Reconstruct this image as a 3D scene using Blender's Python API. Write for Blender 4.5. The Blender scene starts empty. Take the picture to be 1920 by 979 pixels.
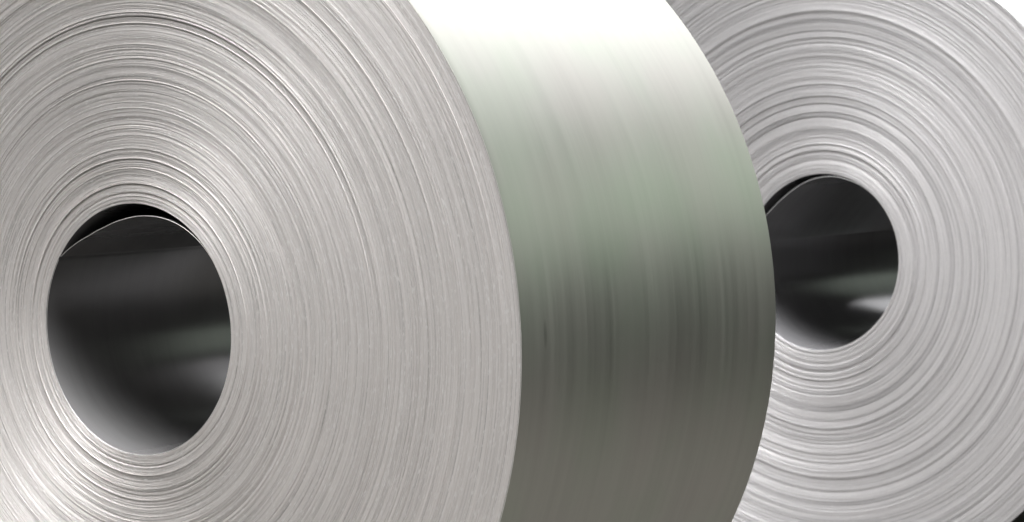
import bpy, math, random
import numpy as np
from mathutils import Matrix, Vector

# ------------------------------------------------------------------ camera, light, exposure
scene = bpy.context.scene
COL = scene.collection
FPX = 5010.0                      # focal length in pixels of the 1920 px wide photograph
CAM_H = 1.500                     # eye height above the shop floor
PITCH, ROLL = -0.0746, 0.0034

cam_data = bpy.data.cameras.new("camera")
cam = bpy.data.objects.new("camera", cam_data)
COL.objects.link(cam)
cam.matrix_world = (Matrix.Translation((0, 0, CAM_H))
                    @ Matrix.Rotation(math.pi / 2 + PITCH, 4, 'X')
                    @ Matrix.Rotation(ROLL, 4, 'Z'))
cam_data.sensor_fit = 'HORIZONTAL'
cam_data.sensor_width = 36.0
cam_data.lens = FPX / 1920.0 * 36.0
cam_data.clip_start = 0.1
cam_data.clip_end = 500.0
cam_data.dof.use_dof = True
cam_data.dof.focus_distance = 5.35
cam_data.dof.aperture_fstop = 7.0
scene.camera = cam

world = bpy.data.worlds.new("World")
scene.world = world
world.use_nodes = True
bg = world.node_tree.nodes["Background"]
bg.inputs["Color"].default_value = (0.95, 1.0, 0.88, 1)
bg.inputs["Strength"].default_value = 0.03


def area_lamp(name, loc, target, sx, sy, radiance, color=(1, 1, 1), spread=180):
    l = bpy.data.lights.new(name, 'AREA')
    l.shape = 'RECTANGLE'
    l.size, l.size_y = sx, sy
    l.color = color
    l.spread = math.radians(spread)
    l.energy = radiance * sx * sy * math.pi      # watts for a given panel radiance
    o = bpy.data.objects.new(name, l)
    COL.objects.link(o)
    o.location = loc
    d = Vector(target) - Vector(loc)
    o.rotation_euler = d.to_track_quat('-Z', 'Y').to_euler()
    return o


# the bright roof-light field over the coils, plus unseen panels added for reflections
area_lamp("ceiling_lamp", (-1.75, 10.2, 5.2), (-1.75, 10.2, 0), 10.5, 4.6, 2.9, (1.0, 0.995, 0.99))
area_lamp("middle_helper_strip", (4.1, 10.2, 5.2), (4.1, 10.2, 0), 1.2, 4.6, 2.1, (0.99, 0.99, 1.0))  # unseen strip added to soften the roof edge reflected in the outer wrap
area_lamp("outer_helper_strip", (5.7, 10.2, 5.2), (5.7, 10.2, 0), 2.0, 4.6, 1.4, (1.0, 0.98, 1.0))  # dimmer added strip, carries the reflected fade further down the wrap
area_lamp("louvred_ceiling_lamp", (-0.9, 5.0, 5.2), (-0.9, 5.0, 0), 9.4, 5.7, 6.9, (1.0, 0.995, 0.99), 70)

area_lamp("rear_helper_lamp", (6.2, 13.6, 5.2), (6.2, 13.6, 0), 3.0, 3.0, 3.6)  # unseen panel added to put a bright patch in the rear bore
area_lamp("side_helper_lamp", (8.0, 8.6, 3.6), (0.3, 5.2, 1.2), 7.0, 2.3, 0.75, (0.87, 1.0, 0.84))  # unseen greenish panel added for the mid-height reflection on the wrap

scene.view_settings.view_transform = 'Standard'
scene.view_settings.look = 'None'
scene.view_settings.exposure = 0.0
scene.view_settings.gamma = 1.0
scene.view_settings.use_curve_mapping = False

# ------------------------------------------------------------------ node helpers


class NT:
    def __init__(self, name):
        self.m = bpy.data.materials.new(name)
        self.m.use_nodes = True
        self.t = self.m.node_tree
        self.b = self.t.nodes["Principled BSDF"]

    def n(self, kind, **kw):
        nd = self.t.nodes.new(kind)
        for k, v in kw.items():
            setattr(nd, k, v)
        return nd

    def l(self, a, b):
        self.t.links.new(a, b)

    def math(self, op, a, b=None, c=None):
        nd = self.n("ShaderNodeMath", operation=op)
        for i, v in enumerate((a, b, c)):
            if v is None:
                continue
            if isinstance(v, (int, float)):
                nd.inputs[i].default_value = v
            else:
                self.l(v, nd.inputs[i])
        return nd.outputs[0]

    def vec(self, x, y, z):
        nd = self.n("ShaderNodeCombineXYZ")
        for i, v in enumerate((x, y, z)):
            if isinstance(v, (int, float)):
                nd.inputs[i].default_value = v
            else:
                self.l(v, nd.inputs[i])
        return nd.outputs[0]

    def noise(self, vec, scale=1.0, detail=2.0, rough=0.5):
        nd = self.n("ShaderNodeTexNoise")
        nd.inputs["Scale"].default_value = scale
        nd.inputs["Detail"].default_value = detail
        nd.inputs["Roughness"].default_value = rough
        self.l(vec, nd.inputs["Vector"])
        return nd.outputs["Fac"]

    def ramp(self, fac, stops):
        nd = self.n("ShaderNodeValToRGB")
        el = nd.color_ramp.elements
        while len(el) < len(stops):
            el.new(0.5)
        for e, (p, c) in zip(el, stops):
            e.position = p
            e.color = (*c, 1) if len(c) == 3 else c
        self.l(fac, nd.inputs["Fac"])
        return nd.outputs["Color"]

    def maprange(self, v, a, b, c, d):
        nd = self.n("ShaderNodeMapRange")
        for i, x in enumerate((v, a, b, c, d)):
            if isinstance(x, (int, float)):
                nd.inputs[i].default_value = x
            else:
                self.l(x, nd.inputs[i])
        return nd.outputs[0]

    def polar(self):
        """radius, angle and axial position about the coil's axis (object Y)."""
        tc = self.n("ShaderNodeTexCoord")
        sp = self.n("ShaderNodeSeparateXYZ")
        self.l(tc.outputs["Object"], sp.inputs[0])
        x, y, z = sp.outputs
        r = self.math('SQRT', self.math('ADD', self.math('MULTIPLY', x, x), self.math('MULTIPLY', z, z)))
        # unit circle coordinates keep the pattern free of a seam
        return r, self.math('DIVIDE', x, r), self.math('DIVIDE', z, r), y


def edge_material(name, tint, seed, ang=1.3, spark_on=1.0):
    """cut strip edges on the flat side of a coil: fine circular grain, painted burr glints."""
    k = NT(name)
    r, cx, cz, y = k.polar()
    # grain: very fine in radius, long along the lap
    g1 = k.noise(k.vec(k.math('MULTIPLY_ADD', r, 400.0, seed), k.math('MULTIPLY', cx, ang), k.math('MULTIPLY', cz, ang)), 1.0, 3.0, 0.6)
    g2 = k.noise(k.vec(k.math('MULTIPLY_ADD', r, 110.0, seed + 7), k.math('MULTIPLY', cx, 0.7), k.math('MULTIPLY', cz, 0.7)), 1.0, 3.0, 0.55)
    g3 = k.noise(k.vec(k.math('MULTIPLY_ADD', r, 210.0, seed + 19), k.math('MULTIPLY', cx, ang * 1.5), k.math('MULTIPLY', cz, ang * 1.5)), 1.0, 4.0, 0.75)
    spark = k.noise(k.vec(k.math('MULTIPLY_ADD', r, 480.0, seed + 31),
                          k.math('MULTIPLY', cx, k.math('MULTIPLY', r, 70.0)),
                          k.math('MULTIPLY', cz, k.math('MULTIPLY', r, 70.0))), 1.0, 1.0, 0.5)
    v = k.math('ADD', k.math('MULTIPLY', g1, 0.45), k.math('ADD', k.math('MULTIPLY', g3, 0.4), k.math('MULTIPLY', g2, 0.15)))
    lo = tuple(c * 0.55 for c in tint)
    hi = tuple(min(1, c * 1.14) for c in tint)
    mx = k.n("ShaderNodeMix", data_type='RGBA')
    k.l(k.maprange(spark, 0.58, 0.68, 0.0, spark_on), mx.inputs["Factor"])
    k.l(k.ramp(v, [(0.32, lo), (0.47, tint), (0.66, hi)]), mx.inputs[6])
    mx.inputs[7].default_value = (0.97, 0.95, 0.94, 1)  # glints of light painted into the base colour as pale flecks
    k.l(mx.outputs[2], k.b.inputs["Base Color"])
    k.b.inputs["Metallic"].default_value = 0.5
    k.l(k.maprange(g2, 0.3, 0.7, 0.58, 0.46), k.b.inputs["Roughness"])
    k.b.inputs["Anisotropic"].default_value = 0.45
    k.b.inputs["Anisotropic Rotation"].default_value = 0.25
    tg = k.n("ShaderNodeTangent", direction_type='RADIAL', axis='Y')
    k.l(tg.outputs[0], k.b.inputs["Tangent"])
    bp = k.n("ShaderNodeBump")
    bp.inputs["Strength"].default_value = 0.2
    bp.inputs["Distance"].default_value = 0.0006
    k.l(k.math('ADD', k.math('MULTIPLY', g1, 0.8), k.math('MULTIPLY', g2, 0.7)), bp.inputs["Height"])
    k.l(bp.outputs[0], k.b.inputs["Normal"])
    return k.m


def sheet_material(name, tint, rough, seed, aniso=0.45, bump=0.25, metal=1.0, rot=0.0, reflection_tint_amount=0.0, mark=False):
    """rolled sheet surface: fine streaks along the rolling direction, faint shape bands."""
    k = NT(name)
    r, cx, cz, y = k.polar()
    fine = k.noise(k.vec(k.math('MULTIPLY_ADD', y, 420.0, seed), k.math('MULTIPLY', cx, 1.5), k.math('MULTIPLY', cz, 1.5)), 1.0, 3.0, 0.6)
    mid = k.noise(k.vec(k.math('MULTIPLY_ADD', y, 46.0, seed + 3), k.math('MULTIPLY', cx, 1.3), k.math('MULTIPLY', cz, 1.3)), 1.0, 3.0, 0.5)
    wide = k.noise(k.vec(k.math('MULTIPLY_ADD', y, 9.0, seed + 11), k.math('MULTIPLY', cx, 1.6), k.math('MULTIPLY', cz, 1.6)), 1.0, 2.0, 0.5)
    mix = k.math('ADD', k.math('MULTIPLY', fine, 0.25), k.math('ADD', k.math('MULTIPLY', mid, 0.45), k.math('MULTIPLY', wide, 0.30)))
    lo = tuple(c * 0.93 for c in tint)
    hi = tuple(min(1, c * 1.05) for c in tint)
    reflection_tint = k.noise(k.vec(k.math('MULTIPLY_ADD', y, 4.5, seed + 71), k.math('MULTIPLY', cx, 4.0), k.math('MULTIPLY', cz, 4.0)), 1.0, 3.0, 0.5)  # mottled greenish reflections painted into the base colour
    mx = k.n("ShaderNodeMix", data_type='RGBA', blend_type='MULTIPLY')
    mx.inputs["Factor"].default_value = reflection_tint_amount
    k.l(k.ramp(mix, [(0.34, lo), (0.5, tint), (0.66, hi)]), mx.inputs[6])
    k.l(k.ramp(reflection_tint, [(0.36, (1.0, 0.985, 0.97)), (0.50, (0.99, 1.0, 0.97)), (0.64, (0.955, 1.0, 0.94))]), mx.inputs[7])
    col = mx.outputs[2]
    if mark:      # one small rubbed smear near the front edge
        a = k.math('DIVIDE', k.math('SUBTRACT', y, 0.078), 0.0045)
        b = k.math('DIVIDE', k.math('SUBTRACT', cz, 0.045), 0.022)
        d = k.math('ADD', k.math('MULTIPLY', a, a), k.math('MULTIPLY', b, b))
        m = k.math('MULTIPLY', k.math('GREATER_THAN', cx, 0.0), k.maprange(d, 0.0, 2.2, 0.30, 0.0))
        m2 = k.n("ShaderNodeMix", data_type='RGBA')
        k.l(m, m2.inputs["Factor"])
        k.l(col, m2.inputs[6])
        m2.inputs[7].default_value = (0.08, 0.08, 0.07, 1)
        col = m2.outputs[2]
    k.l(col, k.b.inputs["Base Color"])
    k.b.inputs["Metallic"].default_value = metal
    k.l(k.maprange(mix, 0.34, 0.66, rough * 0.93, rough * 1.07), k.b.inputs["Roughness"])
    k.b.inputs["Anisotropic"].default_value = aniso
    k.b.inputs["Anisotropic Rotation"].default_value = rot
    tg = k.n("ShaderNodeTangent", direction_type='RADIAL', axis='Y')
    k.l(tg.outputs[0], k.b.inputs["Tangent"])
    bp = k.n("ShaderNodeBump")
    bp.inputs["Strength"].default_value = bump
    bp.inputs["Distance"].default_value = 0.002
    k.l(k.math('ADD', k.math('MULTIPLY', mid, 0.5), k.math('MULTIPLY', wide, 0.4)), bp.inputs["Height"])
    k.l(bp.outputs[0], k.b.inputs["Normal"])
    return k.m


def plain_material(name, base, rough, scale, var):
    k = NT(name)
    tc = k.n("ShaderNodeTexCoord")
    f = k.noise(tc.outputs["Object"], scale, 6.0, 0.6)
    k.l(k.ramp(f, [(0.3, tuple(c * (1 - var) for c in base)), (0.7, tuple(c * (1 + var) for c in base))]), k.b.inputs["Base Color"])
    k.b.inputs["Roughness"].default_value = rough
    k.b.inputs["Specular IOR Level"].default_value = 0.2
    return k.m


# ------------------------------------------------------------------ mesh helpers


def grid_mesh(name, P, smooth=True):
    """P: (rows, cols, 3) array -> quad sheet."""
    rows, cols = P.shape[:2]
    me = bpy.data.meshes.new(name)
    nv = rows * cols
    a = np.arange(nv, dtype=np.int32).reshape(rows, cols)
    q = np.stack([a[:-1, :-1], a[:-1, 1:], a[1:, 1:], a[1:, :-1]], -1).reshape(-1, 4)
    me.vertices.add(nv)
    me.vertices.foreach_set("co", P.reshape(-1).astype(np.float32))
    me.loops.add(q.size)
    me.loops.foreach_set("vertex_index", q.reshape(-1))
    me.polygons.add(len(q))
    me.polygons.foreach_set("loop_start", np.arange(0, q.size, 4, dtype=np.int32))
    me.update(calc_edges=True)
    me.validate()
    me.polygons.foreach_set("use_smooth", np.full(len(q), smooth))
    return me


def link(name, me, mat, parent=None, loc=(0, 0, 0)):
    o = bpy.data.objects.new(name, me)
    COL.objects.link(o)
    if mat:
        me.materials.append(mat)
    o.parent = parent
    o.location = loc
    return o


def box_mesh(name, x0, x1, y0, y1, z0, z1):
    v = [(x, y, z) for x in (x0, x1) for y in (y0, y1) for z in (z0, z1)]
    f = [(0, 1, 3, 2), (4, 6, 7, 5), (0, 4, 5, 1), (2, 3, 7, 6), (0, 2, 6, 4), (1, 5, 7, 3)]
    me = bpy.data.meshes.new(name)
    me.from_pydata(v, [], f)
    return me


# ------------------------------------------------------------------ setting
floor = link("floor", box_mesh("floor", -20, 30, -8, 17, -0.2, 0.0),
             plain_material("floor_concrete", (0.030, 0.028, 0.025), 0.7, 1.3, 0.18))
floor["kind"] = "structure"
wall = link("wall", box_mesh("wall", 0.85, 9, 17.0, 17.2, -0.2, 6.0),
            plain_material("wall_paint", (0.8, 0.8, 0.79), 0.8, 0.8, 0.03))
wall["kind"] = "structure"

# ------------------------------------------------------------------ coils
RI = 0.254            # 20 inch bore


def smoothstep_interp(knots, s):
    """smooth interpolation of a random sequence at fractional index s."""
    i = np.floor(s).astype(int)
    f = s - i
    f = f * f * (3 - 2 * f)
    return knots[i] * (1 - f) + knots[i + 1] * f


def make_coil(name, label, loc, yaw, ro, width, end_deg, lift_table, oval, seed,
              n_laps, mats, walk, white, gapf, segs=320):
    rng = np.random.default_rng(seed)
    t = (ro - RI) / n_laps
    root = bpy.data.objects.new(name, None)
    COL.objects.link(root)
    root.location = loc
    root.rotation_euler = (0, 0, -yaw)
    root["label"] = label
    root["category"] = "metal coil"
    root["group"] = "wound sheet metal coils"
    end = math.radians(end_deg)
    edge_mat, outer_mat, inner_mat = mats

    # offset of the strip's edge along its whole length, in laps
    nk = n_laps + 8
    w = np.cumsum(rng.normal(0, 1, nk))
    ker = np.exp(-np.linspace(0, 4, 40))
    band = np.convolve(rng.normal(0, 1, nk + 60), ker, 'full')[45:45 + nk]
    band = band / band.std() * walk
    fade = np.linspace(1.25, 0.6, nk)                      # the laps lie tighter towards the outside
    band = band * fade
    lapn = rng.normal(0, 1, nk) * white
    loose = (rng.random(nk) < gapf)
    lapn = lapn + np.where(loose, rng.normal(0, 1, nk) * white * 3.0, 0)
    lapn = lapn * fade
    gap = 0.00018 + 0.00025 * rng.random(nk) + np.where(loose, 0.0015 + 0.0045 * rng.random(nk), 0) * fade
    fine = rng.normal(0, 1, nk * 24 + 64)
    fine2 = rng.normal(0, 1, nk * 90 + 200)

    def edge(s):
        return (smoothstep_interp(band, s) + smoothstep_interp(lapn, s)
                + 0.00007 * smoothstep_interp(fine, s * 24) + 0.00005 * smoothstep_interp(fine2, s * 90))

    phi = np.linspace(0, 2 * math.pi, segs + 1)          # clockwise from the inner end of the strip
    th = end - phi
    ct, st = np.cos(th), np.sin(th)
    fr = phi / (2 * math.pi)

    def radius(base):
        # the bore is slightly out of round; the laps round out towards the outside
        k = np.clip((ro - base) / (ro - RI), 0, 1) ** 2
        return base + oval[0] * np.cos(2 * (th - math.radians(oval[1]))) * k

    rows = []
    for k in range(1, n_laps):
        s = k + fr
        r0 = RI + t * s
        o = edge(s)
        oprev = edge(s - 1)
        g = smoothstep_interp(gap, s)
        lo_in = np.clip(g / 0.004, 0, 1)
        lo_out = np.clip(smoothstep_interp(gap, s + 1) / 0.004, 0, 1)
        for a, yy in ((0.0, np.maximum(o, oprev) + g), (0.12 + 0.18 * lo_in, o), (0.90 - 0.18 * lo_out, o + 0.00004)):
            r = radius(r0 + a * t)
            rows.append(np.stack([r * ct, yy, r * st], -1))
    P = np.array(rows)
    P = np.concatenate([P], 0)
    laps = link("edge_laps", grid_mesh("edge_laps", P[::-1], False), edge_mat, root, (0, 0, ro))
    laps["kind"] = "stuff"
    laps["label"] = "stacked cut edges of the wound laps"

    # back side, mostly turned away
    rb = np.linspace(RI + t, ro - t * 0.6, 60)
    Pb = np.array([np.stack([r * ct, np.full_like(ct, width - 0.001 * (i % 2)), r * st], -1) for i, r in enumerate(rb)])
    back = link("back_edge_laps", grid_mesh("back_edge_laps", Pb, False), edge_mat, root, (0, 0, ro))
    back["kind"] = "stuff"

    # outer wrap: the last lap, with a rounded edge each side
    yo = float(edge(np.array([n_laps - 0.5]))[0]) - 0.0004
    prof = [(-t, yo + 0.0004), (-0.0008, yo), (-0.0003, yo + 0.0002), (-0.00005, yo + 0.0006), (0, yo + 0.0012)]
    for j in range(1, 40):
        prof.append((0, yo + 0.0012 + (width - yo - 0.0024) * j / 40))
    prof += [(0, width - 0.0012), (-0.00005, width - 0.0006), (-0.0003, width - 0.0002), (-0.0008, width), (-t, width - 0.0004)]
    rw = ro - t + t * fr
    Pw = np.array([np.stack([(rw + dr) * ct, np.full_like(ct, yy), (rw + dr) * st], -1) for dr, yy in prof])
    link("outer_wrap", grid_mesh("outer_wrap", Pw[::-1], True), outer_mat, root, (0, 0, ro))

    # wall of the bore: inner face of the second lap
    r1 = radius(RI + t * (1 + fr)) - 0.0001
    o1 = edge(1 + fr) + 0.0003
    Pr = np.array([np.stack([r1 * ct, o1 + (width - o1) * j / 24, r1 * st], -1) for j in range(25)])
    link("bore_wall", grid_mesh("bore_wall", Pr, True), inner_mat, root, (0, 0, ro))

    # innermost lap: lies on the bore wall, but springs away near its end
    ph = np.linspace(0, 2 * math.pi * 0.995, 481)
    th2 = end - ph
    lx = np.radians([d for d, _ in lift_table])
    ly = np.array([v for _, v in lift_table])
    # monotone smooth interpolation: linear then blurred
    fineph = np.linspace(0, 2 * math.pi, 1441)
    li = np.interp(fineph, lx, ly)
    kern = np.hanning(41)
    kern /= kern.sum()
    pad = np.concatenate([2 * li[0] - li[1:21][::-1], li, np.full(20, li[-1])])
    li = np.convolve(pad, kern, 'valid')
    lift = np.maximum(np.interp(ph, fineph, li), 0)
    kk = np.ones_like(ph)
    rin = RI + t * ph / (2 * math.pi) + oval[0] * np.cos(2 * (th2 - math.radians(oval[1]))) - lift - 0.0003
    tt = t * 0.9
    oe = edge(ph / (2 * math.pi)) * 0.4 + 0.0006
    c2, s2 = np.cos(th2), np.sin(th2)
    sec = [(tt, 1.0), (tt, 0.0), (tt * 0.85, -0.0003), (tt * 0.15, -0.0003), (0, 0.0)]
    rows = []
    rows.append((rin + tt, np.full_like(ph, width - 0.002)))
    rows.append((rin + tt, oe + 0.0004))
    rows.append((rin + tt * 0.85, oe))
    rows.append((rin + tt * 0.15, oe))
    rows.append((rin, oe + 0.0004))
    rows.append((rin, oe + 0.002))
    for j in range(1, 25):
        rows.append((rin, oe + 0.002 + (width - 0.004 - oe) * j / 24))
    rows.append((rin + tt, np.full_like(ph, width - 0.002)))
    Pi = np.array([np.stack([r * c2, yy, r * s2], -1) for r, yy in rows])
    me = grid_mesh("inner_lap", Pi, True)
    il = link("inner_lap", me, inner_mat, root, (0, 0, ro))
    me.materials.append(edge_mat)
    # the cut edge keeps the pale edge metal
    ncol = Pi.shape[1] - 1
    mi = np.zeros(len(me.polygons), dtype=np.int32)
    mi[1 * ncol:4 * ncol] = 1
    me.polygons.foreach_set("material_index", mi)
    sm = np.ones(len(me.polygons), dtype=bool)
    sm[0:5 * ncol] = False
    me.polygons.foreach_set("use_smooth", sm)
    il["label"] = "innermost lap sprung away from the bore wall at the top"
    return root


edge_a = edge_material("strip_edge_warm", (0.86, 0.83, 0.815), 0.0)
edge_b = edge_material("strip_edge_cool", (0.76, 0.75, 0.762), 53.0, 1.0, 0.3)
outer_a = sheet_material("sheet_outer", (0.56, 0.56, 0.535), 0.37, 5.0, 0.5, 0.012, reflection_tint_amount=1.0, mark=True)
outer_b = sheet_material("sheet_outer_far", (0.60, 0.60, 0.60), 0.30, 25.0)
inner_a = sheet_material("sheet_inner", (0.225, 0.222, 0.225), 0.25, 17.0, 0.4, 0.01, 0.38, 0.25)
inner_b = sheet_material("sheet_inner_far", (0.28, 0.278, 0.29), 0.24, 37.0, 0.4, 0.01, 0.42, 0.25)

make_coil("metal_coil", "sheet metal coil standing in front of the other, wide gap above its loose innermost lap",
          (-0.7588, 5.3754, 0.0), 0.6229, 0.9563, 0.9167, 147.0,
          [(0, 0), (10, .0143), (21, .0271), (34, .0325), (49, .0295), (63, .022), (76, .0138), (84, .009), (92, .0052), (100, .002), (110, 0), (360, 0)],
          (0.0, 0.0), 11, 520, (edge_a, outer_a, inner_a), 0.00020, 0.00012, 0.20)
make_coil("metal_coil", "sheet metal coil half hidden behind the other, thin crescent gap at its innermost lap",
          (0.8888, 7.6777, 0.0), 0.6605, 0.9254, 1.25, 170.0,
          [(0, 0), (10, .011), (20, .0195), (28, .0235), (36, .0258), (46, .025), (55, .022), (64, .017), (72, .012), (80, .0085), (87, .0055), (93, .004), (100, .003), (110, .001), (118, 0), (360, 0)],
          (0.007, 42.0), 29, 360, (edge_b, outer_b, inner_b), 0.0006, 0.00016, 0.16)
